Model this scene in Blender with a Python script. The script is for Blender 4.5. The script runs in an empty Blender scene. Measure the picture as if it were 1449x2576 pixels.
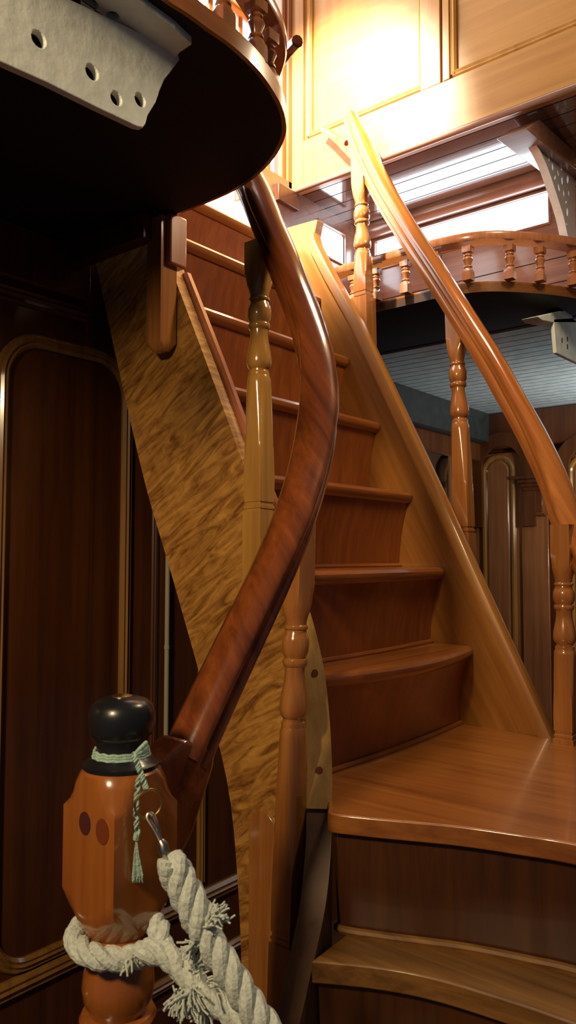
import bpy, bmesh, math, random
from mathutils import Vector, Matrix
random.seed(7)
S = bpy.context.scene
COL = S.collection
PI = math.pi
# ------------------------------------------------------------------ survey camera (the photographer's eye is the world origin)
# world axes: X along the stair nosings, Y up the upper flight, Z up.  Metres.
IW, IH, FP = 1449, 2576, 1950.0
YAW, PITCH, ROLL = math.radians(38.9), math.radians(3.2), math.radians(0.1)
_fw = Vector((math.cos(YAW), math.sin(YAW), 0)); _rt = Vector((math.sin(YAW), -math.cos(YAW), 0)); _up = Vector((0, 0, 1))
CF = _fw*math.cos(PITCH) + _up*math.sin(PITCH); _u = _rt.cross(CF)
CR = _rt*math.cos(ROLL) + _u*math.sin(ROLL); CU = -_rt*math.sin(ROLL) + _u*math.cos(ROLL)
def ray(px, py): return CF + CR*((px-IW/2)/FP) - CU*((py-IH/2)/FP)
def onX(px, py, v): d = ray(px, py); return d*(v/d.x)
def onY(px, py, v): d = ray(px, py); return d*(v/d.y)
def onZ(px, py, v): d = ray(px, py); return d*(v/d.z)
def atD(px, py, D): return ray(px, py)*D

# ------------------------------------------------------------------ materials
def newmat(name):
    m = bpy.data.materials.new(name); m.use_nodes = True
    nt = m.node_tree; b = nt.nodes['Principled BSDF']
    return m, nt, b
def wood(name, dark, light, rough=.25, axis='Z', scale=1.0, coat=.6, fig=0.0, bump=.03, rot=(0, 0, 0)):
    m, nt, b = newmat(name); N = nt.nodes; L = nt.links
    tc = N.new('ShaderNodeTexCoord'); mp = N.new('ShaderNodeMapping')
    m0 = N.new('ShaderNodeMapping'); m0.inputs['Rotation'].default_value = rot; L.new(tc.outputs['Object'], m0.inputs['Vector'])
    s = {'X': (1.2, 26, 26), 'Y': (26, 1.2, 26), 'Z': (26, 26, 1.2)}[axis]
    mp.inputs['Scale'].default_value = [q*scale for q in s]
    L.new(m0.outputs[0], mp.inputs['Vector'])
    n1 = N.new('ShaderNodeTexNoise'); n1.inputs['Scale'].default_value = 2.2; n1.inputs['Detail'].default_value = 6; n1.inputs['Roughness'].default_value = .62; n1.inputs['Distortion'].default_value = .35
    L.new(mp.outputs[0], n1.inputs['Vector'])
    n2 = N.new('ShaderNodeTexNoise'); n2.inputs['Scale'].default_value = 3.0; n2.inputs['Detail'].default_value = 2
    L.new(tc.outputs['Object'], n2.inputs['Vector'])
    mx = N.new('ShaderNodeMath'); mx.operation = 'MULTIPLY_ADD'; mx.inputs[1].default_value = .7
    ad = N.new('ShaderNodeMath'); ad.operation = 'MULTIPLY'; ad.inputs[1].default_value = .3
    L.new(n2.outputs['Fac'], ad.inputs[0]); L.new(n1.outputs['Fac'], mx.inputs[0]); L.new(ad.outputs[0], mx.inputs[2])
    val = mx.outputs[0]
    if fig:
        m3 = N.new('ShaderNodeMapping'); m3.inputs['Rotation'].default_value = (math.radians(32), 0, 0); L.new(tc.outputs['Object'], m3.inputs['Vector'])
        mp2 = N.new('ShaderNodeMapping'); mp2.inputs['Scale'].default_value = (6, 5.5, 27)
        L.new(m3.outputs[0], mp2.inputs['Vector'])
        n3 = N.new('ShaderNodeTexNoise'); n3.inputs['Scale'].default_value = 1.6; n3.inputs['Detail'].default_value = 5; n3.inputs['Roughness'].default_value = .6; n3.inputs['Distortion'].default_value = 1.5
        L.new(mp2.outputs[0], n3.inputs['Vector'])
        q = N.new('ShaderNodeMix'); q.data_type = 'FLOAT'; q.inputs[0].default_value = fig
        L.new(val, q.inputs[2]); L.new(n3.outputs['Fac'], q.inputs[3]); val = q.outputs[0]
    cr = N.new('ShaderNodeValToRGB'); cr.color_ramp.elements[0].position = .36; cr.color_ramp.elements[1].position = .66
    cr.color_ramp.elements[0].color = (*dark, 1); cr.color_ramp.elements[1].color = (*light, 1)
    L.new(val, cr.inputs[0]); L.new(cr.outputs[0], b.inputs['Base Color'])
    b.inputs['Roughness'].default_value = rough
    b.inputs['Coat Weight'].default_value = coat; b.inputs['Coat Roughness'].default_value = .09
    if bump:
        bp = N.new('ShaderNodeBump'); bp.inputs['Strength'].default_value = bump; bp.inputs['Distance'].default_value = .01
        L.new(n1.outputs['Fac'], bp.inputs['Height']); L.new(bp.outputs[0], b.inputs['Normal'])
    return m
def plain(name, col, rough=.4, metal=0, coat=0, bump=0, bscale=60, vary=0):
    m, nt, b = newmat(name); N = nt.nodes; L = nt.links
    b.inputs['Base Color'].default_value = (*col, 1); b.inputs['Roughness'].default_value = rough; b.inputs['Metallic'].default_value = metal
    b.inputs['Coat Weight'].default_value = coat
    tc = N.new('ShaderNodeTexCoord'); n = N.new('ShaderNodeTexNoise'); n.inputs['Scale'].default_value = bscale; n.inputs['Detail'].default_value = 5
    L.new(tc.outputs['Object'], n.inputs['Vector'])
    cr = N.new('ShaderNodeValToRGB'); cr.color_ramp.elements[0].position = .3; cr.color_ramp.elements[1].position = .7
    cr.color_ramp.elements[0].color = (*[c*(1-vary) for c in col], 1); cr.color_ramp.elements[1].color = (*[min(1, c*(1+vary*.4)) for c in col], 1)
    L.new(n.outputs['Fac'], cr.inputs[0]); L.new(cr.outputs[0], b.inputs['Base Color'])
    if bump:
        bp = N.new('ShaderNodeBump'); bp.inputs['Strength'].default_value = bump; bp.inputs['Distance'].default_value = .006
        L.new(n.outputs['Fac'], bp.inputs['Height']); L.new(bp.outputs[0], b.inputs['Normal'])
    return m
def emit(name, col, st):
    m, nt, b = newmat(name); N = nt.nodes; L = nt.links
    b.inputs['Base Color'].default_value = (.8, .85, .9, 1); b.inputs['Roughness'].default_value = .08
    b.inputs['Emission Color'].default_value = (*col, 1); b.inputs['Emission Strength'].default_value = st
    return m
M = dict(
    tread=wood('varnished_tread_wood', (.19, .048, .010), (.36, .115, .020), .3, 'X', .9),
    tread_y=wood('varnished_landing_wood', (.22, .064, .012), (.41, .145, .026), .3, 'Y', .8),
    riser=wood('mahogany_riser_wood', (.18, .042, .009), (.31, .084, .015), .32, 'Z', .8, coat=.35),
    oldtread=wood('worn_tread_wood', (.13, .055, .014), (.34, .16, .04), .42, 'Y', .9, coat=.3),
    figured=wood('figured_stringer_wood', (.17, .058, .010), (.62, .31, .068), .34, 'Z', .7, coat=.3, fig=.8, rot=(math.radians(28), 0, 0)),
    string=wood('honey_stringer_wood', (.27, .095, .015), (.42, .175, .030), .38, 'Z', .8, coat=.15, rot=(math.radians(28), 0, 0)),
    plug_light=wood('pale_plank_wood', (.40, .22, .055), (.58, .34, .10), .35, 'Z', 1, coat=.3),
    shaderiser=wood('shade_toned_riser_wood', (.046, .014, .004), (.095, .031, .008), .38, 'Z', .8, coat=.3),  # riser wood with the shade below the landing painted in as darker colour
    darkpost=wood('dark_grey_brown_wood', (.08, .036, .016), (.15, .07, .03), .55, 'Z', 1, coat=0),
    cap=wood('pinkish_cap_wood', (.32, .10, .04), (.46, .16, .065), .3, 'Z', 1),
    rail_l=wood('red_rail_wood', (.10, .024, .008), (.29, .075, .016), .20, 'Z', .7, coat=1, rot=(math.radians(35), 0, 0)),
    rail_r=wood('amber_rail_wood', (.27, .075, .016), (.48, .17, .035), .2, 'Z', .7, coat=1, rot=(math.radians(28), 0, 0)),
    bal_y=wood('golden_baluster_wood', (.36, .17, .035), (.55, .29, .065), .2, 'Z', .8, coat=1),
    bal_r=wood('russet_baluster_wood', (.30, .10, .024), (.48, .20, .05), .2, 'Z', .8, coat=1),
    newel=wood('orange_newel_wood', (.27, .075, .014), (.37, .122, .024), .22, 'Z', .7, coat=1),
    plug_dark=plain('dark_plug', (.07, .018, .018), .4),
    plug_red=plain('red_plug', (.17, .038, .012), .4),
    panel=wood('golden_panelling', (.40, .165, .028), (.55, .26, .052), .38, 'Y', .5, coat=.25),
    stile=wood('golden_stile', (.42, .18, .038), (.58, .29, .07), .38, 'Z', .5, coat=.25),
    reddoor=wood('red_door_wood', (.28, .085, .025), (.42, .145, .045), .35, 'Z', .8),
    purple=wood('dusky_panelling', (.19, .085, .06), (.31, .155, .10), .26, 'Y', .6),
    soffit=wood('glossy_soffit', (.09, .036, .022), (.16, .065, .038), .12, 'Y', .6, coat=1),
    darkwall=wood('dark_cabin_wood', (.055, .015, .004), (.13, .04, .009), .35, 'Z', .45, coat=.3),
    gilt=wood('gilded_moulding_wood', (.20, .09, .021), (.36, .18, .042), .18, 'Z', .6),
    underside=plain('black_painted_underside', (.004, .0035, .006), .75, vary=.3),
    fascia=wood('orange_fascia_wood', (.28, .09, .022), (.42, .16, .035), .25, 'X', .8),
    spin=wood('rosy_spindle_wood', (.22, .075, .03), (.36, .14, .06), .22, 'Z', 1.2),
    white=plain('white_painted_iron', (.80, .85, .80), .32, bump=.35, bscale=35, vary=.12),
    whiteb=plain('white_painted_casting', (.78, .80, .86), .3, bump=.2, bscale=50, vary=.1),
    planks=plain('pale_painted_planks', (.42, .45, .42), .22, coat=.4, bump=.05, bscale=20, vary=.2),
    greypaint=plain('dark_grey_green_paint', (.025, .029, .027), .5, coat=0, bump=.1, bscale=25, vary=.35),
    black=plain('ebony_black', (.012, .013, .016), .3, coat=.2, bscale=30, vary=.2),
    brass=plain('worn_brass', (.65, .47, .17), .3, 1, bscale=40, vary=.2),
    steel=plain('steel', (.55, .5, .42), .3, 1, bscale=60, vary=.2),
    rope=plain('off_white_rope', (.62, .68, .63), .85, bump=.4, bscale=260, vary=.25),
    cord=plain('mint_cord', (.38, .56, .48), .7, bump=.5, bscale=200, vary=.2),
    mirror=plain('mirror_glass', (.75, .78, .8), .05, 1),
    sky=emit('daylit_pane', (.84, .92, 1), 9.0),
    skydoor=emit('daylit_opening', (.90, .95, 1), 5.0),
    floor=wood('dark_deck_floor', (.05, .02, .008), (.10, .04, .014), .4, 'X', .8),
    rod=plain('cream_painted_pipe', (.42, .38, .26), .3, bscale=30),
)

# ------------------------------------------------------------------ mesh builder
class MB:
    def __init__(s): s.v = []; s.f = []; s.sm = []
    def add(s, vs, fs, smooth=False):
        o = len(s.v); s.v += [Vector(q) for q in vs]
        for f in fs: s.f.append([i+o for i in f]); s.sm.append(smooth)
        return s
    def box(s, a, b):
        x0, y0, z0 = a; x1, y1, z1 = b
        x0, x1 = sorted((x0, x1)); y0, y1 = sorted((y0, y1)); z0, z1 = sorted((z0, z1))
        return s.add([(x0,y0,z0),(x1,y0,z0),(x1,y1,z0),(x0,y1,z0),(x0,y0,z1),(x1,y0,z1),(x1,y1,z1),(x0,y1,z1)],
                     [(0,3,2,1),(4,5,6,7),(0,1,5,4),(1,2,6,5),(2,3,7,6),(3,0,4,7)])
    def prism(s, pts, off):   # planar polygon + extrusion vector
        off = Vector(off); n = len(pts); P = [Vector(p) for p in pts]
        vs = P + [p+off for p in P]
        return s.add(vs, [tuple(range(n)), tuple(range(2*n-1, n-1, -1))] + [(i, i+n, (i+1) % n+n, (i+1) % n) for i in range(n)])
    def sweep(s, path, prof, up=Vector((0, 0, 1)), closed=False, smooth=True, scale=None, fixed_side=None):
        n = len(path); k = len(prof); P = [Vector(p) for p in path]; vs = []
        for i, p in enumerate(P):
            if closed: t = P[(i+1) % n]-P[i-1]
            else: t = P[min(i+1, n-1)]-P[max(i-1, 0)]
            t.normalize()
            u = Vector(up) if not callable(up) else up(i)
            side = t.cross(u)
            side.normalize(); w = side.cross(t)
            sc = scale[i] if scale else 1
            vs += [p+side*(a*sc)+w*(b*sc) for a, b in prof]
        fs = []
        for i in range(n if closed else n-1):
            j = (i+1) % n
            for q in range(k): r = (q+1) % k; fs.append((i*k+q, i*k+r, j*k+r, j*k+q))
        if not closed: fs += [tuple(range(k-1, -1, -1)), tuple(range((n-1)*k, n*k))]
        return s.add(vs, fs, smooth)
    def tube(s, path, r, seg=10, closed=False, radii=None):
        P = [Vector(p) for p in path]; n = len(P); vs = []
        t0 = (P[1]-P[0]).normalized(); a = Vector((0, 0, 1)) if abs(t0.z) < .9 else Vector((1, 0, 0))
        nrm = t0.cross(a).normalized()
        for i, p in enumerate(P):
            t = (P[(i+1) % n]-P[i-1]) if closed else (P[min(i+1, n-1)]-P[max(i-1, 0)])
            t.normalize(); nrm = (nrm - t*nrm.dot(t)).normalized(); bn = t.cross(nrm)
            rr = radii[i] if radii else r
            vs += [p+(nrm*math.cos(2*PI*q/seg)+bn*math.sin(2*PI*q/seg))*rr for q in range(seg)]
        fs = []
        for i in range(n if closed else n-1):
            j = (i+1) % n
            for q in range(seg): r2 = (q+1) % seg; fs.append((i*seg+q, i*seg+r2, j*seg+r2, j*seg+q))
        if not closed: fs += [tuple(range(seg-1, -1, -1)), tuple(range((n-1)*seg, n*seg))]
        return s.add(vs, fs, True)
    def turned(s, base, axis, rows, seg=32, X=Vector((1, 0, 0)), Y=Vector((0, 1, 0))):
        # rows: (distance along axis, radius of the turning, half side of the square it is cut from or None)
        A = Vector(axis).normalized(); base = Vector(base); vs = []; n = len(rows)
        for d, R, h in rows:
            for q in range(seg):
                th = 2*PI*(q+.5)/seg if seg % 8 else 2*PI*q/seg; c, sn = math.cos(th), math.sin(th)
                r = R if h is None else min(R, h/max(abs(c), abs(sn)))
                vs.append(base+A*d+X*(c*r)+Y*(sn*r))
        fs = [(i*seg+q, i*seg+(q+1) % seg, (i+1)*seg+(q+1) % seg, (i+1)*seg+q) for i in range(n-1) for q in range(seg)]
        fs += [tuple(range(seg-1, -1, -1)), tuple(range((n-1)*seg, n*seg))]
        return s.add(vs, fs, True)
    def build(s, name, mat, parent=None, bevel=0, auto=35, segs=2):
        o0 = parent_world(parent) if parent else None
        me = bpy.data.meshes.new(name)
        if o0 is None:
            xs = [v.x for v in s.v]; ys = [v.y for v in s.v]; zs = [v.z for v in s.v]
            o0 = Vector(((min(xs)+max(xs))/2, (min(ys)+max(ys))/2, min(zs)))
            loc = o0
        else: loc = Vector((0, 0, 0))
        me.from_pydata([tuple(v-o0) for v in s.v], [], s.f); me.update()
        bm = bmesh.new(); bm.from_mesh(me); bmesh.ops.recalc_face_normals(bm, faces=bm.faces); bm.to_mesh(me); bm.free()
        for p, q in zip(me.polygons, s.sm): p.use_smooth = q
        me.materials.append(M[mat] if isinstance(mat, str) else mat)
        o = bpy.data.objects.new(name, me); COL.objects.link(o); o.location = loc
        if parent: o.parent = parent
        if any(s.sm) and auto:
            try:
                me.set_sharp_from_angle(angle=math.radians(auto))
            except Exception: pass
        if bevel:
            b = o.modifiers.new('edge', 'BEVEL'); b.width = bevel; b.segments = segs; b.limit_method = 'ANGLE'; b.angle_limit = math.radians(40)
            for p in me.polygons: p.use_smooth = True
            me.set_sharp_from_angle(angle=math.radians(38))
        return o
_loc = {}
def parent_world(o):
    v = Vector((0, 0, 0))
    while o: v += o.location; o = o.parent
    return v
def tag(o, label, cat, group=None):
    o['label'] = label; o['category'] = cat
    if group: o['group'] = group
    return o
def struct(o): o['kind'] = 'structure'; return o
def empty(name, loc, label=None, cat=None, group=None):
    o = bpy.data.objects.new(name, None); COL.objects.link(o); o.location = loc; o.empty_display_size = .05
    if label: tag(o, label, cat, group)
    return o
def spline(pts, n=8):
    P = [Vector(p) for p in pts]; out = []
    for i in range(len(P)-1):
        p0 = P[max(i-1, 0)]; p1 = P[i]; p2 = P[i+1]; p3 = P[min(i+2, len(P)-1)]
        if i == 0: p0 = p1*2-p2
        if i == len(P)-2: p3 = p2*2-p1
        for k in range(n):
            t = k/n
            out.append(.5*((2*p1)+(p2-p0)*t+(2*p0-5*p1+4*p2-p3)*t*t+(3*p1-p0-3*p2+p3)*t**3))
    out.append(P[-1]); return out

FLOOR = -1.43
DK0, DK1 = .76, .79          # underside and top of the side decks
YB = 1.60
YF = 1.82
XW = 2.44                    # skylight wall
XP = 2.0                     # golden panelling
# ================================================================== STAIRCASE
stair = empty('staircase', (1.4, .9, FLOOR), 'steep varnished companionway staircase turning between two stringers', 'staircase')
XL, XR = 1.222, 1.85
noseY = {0: 1.470, 1: 1.366, 2: 1.262, 3: 1.157, 4: 1.056, 5: .961}
Z = lambda n: .962 if n == 0 else .987 - .2035*n if n < 6 else {6: -.230, 7: -.432, 8: -.635, 9: -.84, 10: -1.04, 11: -1.235}[n]
def edgeY(n, x):
    t = (x-XL)/(XR-XL)
    if n <= 4: return noseY[n]
    if n == 5: return .962-.012*math.sin(PI*min(1, max(0, t)))
    t = min(1, max(0, t))
    return .905*(1-t)+.885*t-.052*math.sin(PI*t**.9)
def nose_profile(h=.031, d=.03):
    # v: height, u: forward; rounded front
    return [(-d, 0), (0.0, 0), (.008, -.003), (.013, -.010), (.0135, -.017), (.010, -.025), (.002, -h), (-d, -h)]
def tread(n, depth):
    b = MB(); K = 17; xs = [XL+(XR-.002-XL)*i/(K-1) for i in range(K)]
    z = Z(n); prof = [(u-.0135, v) for u, v in nose_profile(d=depth)]
    vs = []
    for x in xs:
        y = edgeY(n, x)
        back = noseY.get(n, .9)+depth if n != 6 else .905+depth
        for i, (u, v) in enumerate(prof):
            yy = y-u if 0 < i < len(prof)-1 else back
            vs.append((x, yy, z+v))
    k = len(prof); fs = []
    for i in range(K-1):
        for q in range(k): r = (q+1) % k; fs.append((i*k+q, i*k+r, (i+1)*k+r, (i+1)*k+q))
    fs += [tuple(range(k)), tuple(range((K-1)*k, K*k))]
    b.add(vs, fs, True); return b.build('tread', 'tread', stair, auto=30)
for n in range(0, 7):
    dp = .17 if n else .15
    if n == 6: dp = .13
    tread(n, dp)
    # raked riser under the nosing
    b = MB(); K = 17; zt = Z(n)-.031; zb = Z(n+1); vs = []
    for i in range(K):
        x = XL+(XR-XL)*i/(K-1); y = edgeY(n, x)
        base = y+.045 if n < 6 else .925-.012*math.sin(PI*i/(K-1))
        for j in range(5):
            t = j/4; bow = .006*math.sin(PI*t)
            vs.append((x, (y+.016)*(1-t)+base*t+bow, zt*(1-t)+zb*t))
        vs += [(x, base+.03, zb), (x, y+.05, zt)]
    fs = [(i*7+q, i*7+(q+1) % 7, (i+1)*7+(q+1) % 7, (i+1)*7+q) for i in range(K-1) for q in range(7)]
    fs += [tuple(range(7)), tuple(range((K-1)*7, K*7))]
    b.add(vs, fs, True); b.build('riser', 'riser', stair)
    # little quarter round bead at the foot of each riser
    path = []
    for i in range(K):
        x = XL+(XR-XL)*i/(K-1); y = edgeY(n, x)
        base = y+.045 if n < 6 else .925-.012*math.sin(PI*i/(K-1))
        path.append((x, base-.004, zb+.004))
    MB().tube(path, .006, 8).build('bead', 'tread', stair)
# quarter landing (tread 7) and the winders below it
def plate(pts, z, th, name, mat, bevel=.009):
    b = MB(); b.prism([(x, y, z) for x, y in pts], (0, 0, -th)); return b.build(name, mat, stair, bevel=bevel, segs=3)
def sm2(pts, n=6): return [(p.x, p.y) for p in spline([(a, b, 0) for a, b in pts], n)]
e7 = sm2([(1.083, .787), (1.080, .765), (1.112, .685), (1.156, .583), (1.182, .49), (1.198, .41), (1.21, .2), (1.21, -.05)])
r7 = [(1.72, -.05), (1.74, .3), (1.77, .5), (1.83, .63), (1.868, .69), (1.868, .96), (1.225, .96), (1.215, .91), (1.185, .868), (1.15, .835), (1.12, .812), (1.10, .797)]
plate(e7+r7, Z(7), .032, 'landing', 'tread_y', .006)
def curved_riser(top, bot, zt, zb, mat='riser'):
    b = MB(); n = len(top); vs = []
    for (a, c), (d, e) in zip(top, bot): vs += [(a, c, zt), (d, e, zb), (d+.03, e+.0, zb), (a+.03, c, zt)]
    fs = [(i*4+q, i*4+(q+1) % 4, (i+1)*4+(q+1) % 4, (i+1)*4+q) for i in range(n-1) for q in range(4)]
    fs += [(0, 1, 2, 3), tuple(range(n*4-4, n*4))]
    b.add(vs, fs, True); return b.build('riser', mat, stair)
rt7 = [(x+.018, y) for x, y in e7]; rb7 = [(x+.03, y) for x, y in e7]
curved_riser(rt7, rb7, Z(7)-.032, Z(8), 'shaderiser')
MB().tube([(x-.004, y, Z(8)+.005) for x, y in rb7], .007, 8).build('bead', 'oldtread', stair)
e8 = sm2([(.998, .757), (1.014, .73), (1.05, .66), (1.076, .579), (1.09, .47), (1.094, .378), (1.095, .2), (1.09, -.05)])
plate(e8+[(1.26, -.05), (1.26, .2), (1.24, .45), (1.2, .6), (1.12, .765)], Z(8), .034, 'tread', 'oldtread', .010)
curved_riser([(x+.018, y) for x, y in e8], [(x+.03, y) for x, y in e8], Z(8)-.034, Z(9), 'shaderiser')
for n, x0 in ((9, .93), (10, .82), (11, .71)):
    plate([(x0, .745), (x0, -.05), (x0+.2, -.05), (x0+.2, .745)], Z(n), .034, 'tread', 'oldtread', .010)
    zb = Z(n+1) if n < 11 else FLOOR
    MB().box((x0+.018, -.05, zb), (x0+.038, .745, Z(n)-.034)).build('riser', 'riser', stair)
# ---- right stringer
rt_top = [onX(*p, XR) for p in [(723, 572), (798, 551), (790, 590), (797, 615), (812, 645), (835, 690), (870, 752), (905, 815), (950, 908), (1035, 1090), (1120, 1272), (1200, 1450), (1290, 1648), (1385, 1853)]]
top_edge = [(p.y, p.z) for p in rt_top]
low = [(.69, Z(7)), (.96, Z(7)), (1.06, -.33), (1.20, -.05), (1.60, .72), (1.60, .98), (1.498, 1.025)]
low = [(.70, Z(7)-.03), (1.0, Z(7)-.03), (1.12, -.26), (1.55, .60), (1.55, .98)]
sr = MB().prism([(XR, y, z) for y, z in top_edge+low], (.036, 0, 0)).build('stringer', 'string', stair, bevel=.003)
cp = [onX(*p, XR) for p in [(790, 590), (797, 615), (812, 645), (835, 690), (870, 752), (905, 815), (950, 908), (1035, 1090), (1120, 1272), (1200, 1450), (1290, 1648), (1388, 1860)]]
cp = spline([(XR+.012, p.y, p.z) for p in cp], 4)
prof = [(-.024, -.022), (-.021, -.026), (-.018, -.022), (-.020, -.004), (-.016, .004), (-.006, .008), (.012, .008), (.024, .004), (.028, -.006), (.028, -.022)]
MB().sweep(cp, prof).build('cap_moulding', 'string', sr)
# ---- left stringer: a ribbon that follows the inner corner of the turn
def ribbon(rows, th, name, mat, parent, bevel=.003):
    b = MB(); n = len(rows); vs = []
    P = [Vector((r[0], r[1], 0)) for r in rows]
    for i, (x, y, zt, zb) in enumerate(rows):
        t = (P[min(i+1, n-1)]-P[max(i-1, 0)]).normalized(); nn = Vector((t.y, -t.x, 0))*th/2
        for sg in (1, -1):
            vs += [(x+nn.x*sg, y+nn.y*sg, zt), (x+nn.x*sg, y+nn.y*sg, zb)]
    fs = []
    for i in range(n-1):
        a = i*4; c = a+4
        fs += [(a, c, c+1, a+1), (a+2, a+3, c+3, c+2), (a, a+2, c+2, c), (a+1, c+1, c+3, a+3)]
    fs += [(0, 1, 3, 2), ((n-1)*4, (n-1)*4+2, (n-1)*4+3, (n-1)*4+1)]
    b.add(vs, fs, True); return b.build(name, mat, parent, auto=40)
def lerp_rows(rows, m=6):
    P = [Vector((r[0], r[1], r[2])) for r in rows]; Q = [Vector((r[3], 0, 0)) for r in rows]
    A = spline(P, m); B = spline(Q, m); return [(a.x, a.y, a.z, min(a.z-.02, b.x)) for a, b in zip(A, B)]
up_rows = [(1.2, 1.585, .99, .775), (1.2, 1.50, .99, .52), (1.2, 1.455, .985, .39), (1.2, 1.37, .81, .155), (1.2, 1.283, .63, -.04), (1.2, 1.18, .42, -.28), (1.2, 1.11, .275, -.46),
           (1.2, 1.08, .21, -.64), (1.2, 1.064, .178, -.90), (1.2, 1.055, .16, -1.40), (1.2, 1.0, .04, -1.42), (1.2, .96, -.05, -1.42), (1.2, .932, -.12, -1.42)]
cor = [(1.192, .902, -.21, -1.42), (1.172, .874, -.31, -1.42), (1.143, .848, -.39, -1.42), (1.115, .828, -.445, -1.42)]
R1 = lerp_rows(up_rows[1:]+cor, 4)
sl = ribbon([up_rows[0]]+R1, .044, 'stringer', 'figured', stair)
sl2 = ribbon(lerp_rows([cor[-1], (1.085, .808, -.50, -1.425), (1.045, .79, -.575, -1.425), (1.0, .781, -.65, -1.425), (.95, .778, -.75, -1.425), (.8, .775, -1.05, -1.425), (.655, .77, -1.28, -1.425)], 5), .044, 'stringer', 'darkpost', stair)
MB().sweep(spline([(1.222, y, z+.006) for y, z in [(1.29, .64), (1.18, .42), (1.08, .21), (.98, .02), (.93, -.065)]], 4), [(-.012, -.006), (-.012, .004), (-.006, .010), (.006, .010), (.012, .004), (.012, -.006)]).build('cap_moulding', 'cap', sl)
# pale facing strip with wooden plugs on the front edge of the turn
fr = [r for r in R1 if r[1] < 1.0]
b = MB(); n = len(fr); vs = []
for i, r in enumerate(fr):
    a = fr[max(i-1, 0)]; c = fr[min(i+1, n-1)]; t = (Vector(c[:3])-Vector(a[:3])).normalized(); hn = Vector((t.y, -t.x, 0)).normalized()*.0225
    nn = t.cross(hn).normalized(); nn = nn if nn.z > 0 else -nn; p = Vector(r[:3])
    vs += [p+hn-nn*.001, p+hn+nn*.003, p-hn+nn*.003, p-hn-nn*.001]
fs = [(i*4+k, i*4+(k+1) % 4, (i+1)*4+(k+1) % 4, (i+1)*4+k) for i in range(n-1) for k in range(4)]+[(0, 1, 2, 3), tuple(range(n*4-4, n*4))]
b.add(vs, fs, True); b.build('facing_strip', 'plug_light', sl)
from mathutils.geometry import intersect_ray_tri
for px, py in [(792, 1693), (803, 1938)]:
    for i in range(n-1):
        q = [vs[i*4+1], vs[i*4+2], vs[i*4+6], vs[i*4+5]]
        h = intersect_ray_tri(q[0], q[1], q[2], ray(px, py), Vector((0, 0, 0))) or intersect_ray_tri(q[0], q[2], q[3], ray(px, py), Vector((0, 0, 0)))
        if h:
            nn = (q[1]-q[0]).cross(q[3]-q[0]).normalized(); nn = nn if nn.dot(ray(px, py)) < 0 else -nn
            u = (q[1]-q[0]).normalized(); w_ = nn.cross(u)
            MB().prism([h+(u*math.cos(2*PI*k/20)+w_*math.sin(2*PI*k/20))*.0068 for k in range(20)], nn*.0008).build('dowel_plug', 'plug_red', sl); break
# plain vertical board let into the outer face below the figured wood
a_ = onX(628, 2150, 1.176); c_ = onX(692, 2150, 1.176)
pts = [(1.1775, a_.y, -1.42), (1.1775, a_.y, -.52)]+[(1.1775, a_.y+(c_.y-a_.y)*k/8, -.52+.022*math.sin(PI*k/8)) for k in range(1, 8)]+[(1.1775, c_.y, -.52), (1.1775, c_.y, -1.42)]
MB().prism(pts, (-.004, 0, 0)).build('inlaid_board', 'bal_r', sl, bevel=.001)
# ================================================================== HANDRAILS
def rail_profile(w, h):
    w2 = w/2
    pts = [(-w2*.52, -h/2), (-w2*.60, -h*.38), (-w2*.84, -h*.31), (-w2*.90, -h*.16), (-w2*.86, -h*.10), (-w2*.72, -h*.06), (-w2*.72, h*.03), (-w2*.97, .09*h), (-w2*1.02, .17*h), (-w2*.99, .26*h), (-w2*.86, .36*h), (-w2*.5, .46*h)]
    return pts+[(0, h/2)]+[(-a, c) for a, c in reversed(pts)]
rp = [onY(465, 1915, .76), onY(550, 1730, .76), onY(650, 1520, .76), onY(705, 1400, .762), onY(748, 1290, .775), onY(783, 1170, .80), onX(801, 1065, 1.10), onX(801, 975, 1.128),
      onX(787, 875, 1.145), onX(757, 772, 1.155), onX(712, 660, 1.16), onX(670, 562, 1.175), onX(630, 462, 1.198), onX(585, 370, 1.2), onX(545, 290, 1.2)]
lp = spline(rp, 8)
hl = empty('handrail', rp[0], 'red wreathed handrail sweeping up from the roped newel post', 'handrail', None)
scl = [1+.12*math.exp(-((i-48)/14)**2) for i in range(len(lp))]
MB().sweep(lp, rail_profile(.064, .060), scale=scl).build('rail', 'rail_l', hl)
gb = [onY(*p, .735) for p in [(402, 1925), (470, 1860), (545, 1885), (540, 1930), (490, 2090), (440, 2190), (402, 2215)]]
MB().prism(gb, (0, .05, 0)).build('gooseneck_block', 'rail_l', hl, bevel=.006)
rq = [onX(882, 293, 1.92), onX(925, 400, 1.915), onX(975, 500, 1.91), onX(1037, 600, 1.91), onX(1100, 695, 1.91), onX(1167, 800, 1.91), onX(1230, 900, 1.91), onX(1287, 1000, 1.91), onX(1342, 1100, 1.905),
      onX(1388, 1200, 1.89), onX(1424, 1310, 1.865), onX(1466, 1400, 1.84), onX(1525, 1480, 1.80)]
hr = empty('handrail', rq[-1], 'amber handrail curving down the far side of the stair', 'handrail')
rqs = spline(rq, 8)
sc = [min(1, .62+.38*i/5) for i in range(len(rqs))]
MB().sweep(rqs, rail_profile(.070, .066), scale=sc).build('rail', 'rail_r', hr)
# curled rail horns near the two rail tops
h1 = [onX(810, 326, 1.97), onX(826, 332, 1.955), onX(843, 343, 1.94), onX(872, 360, 1.925)]
MB().tube(spline(h1, 5), .009, 10, radii=None).build('rail_horn', 'rail_r', hr)
h2 = [onX(748, 104, 1.06), onX(728, 126, 1.08), onX(703, 158, 1.1), onX(678, 195, 1.12), onX(655, 235, 1.15)]
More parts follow.
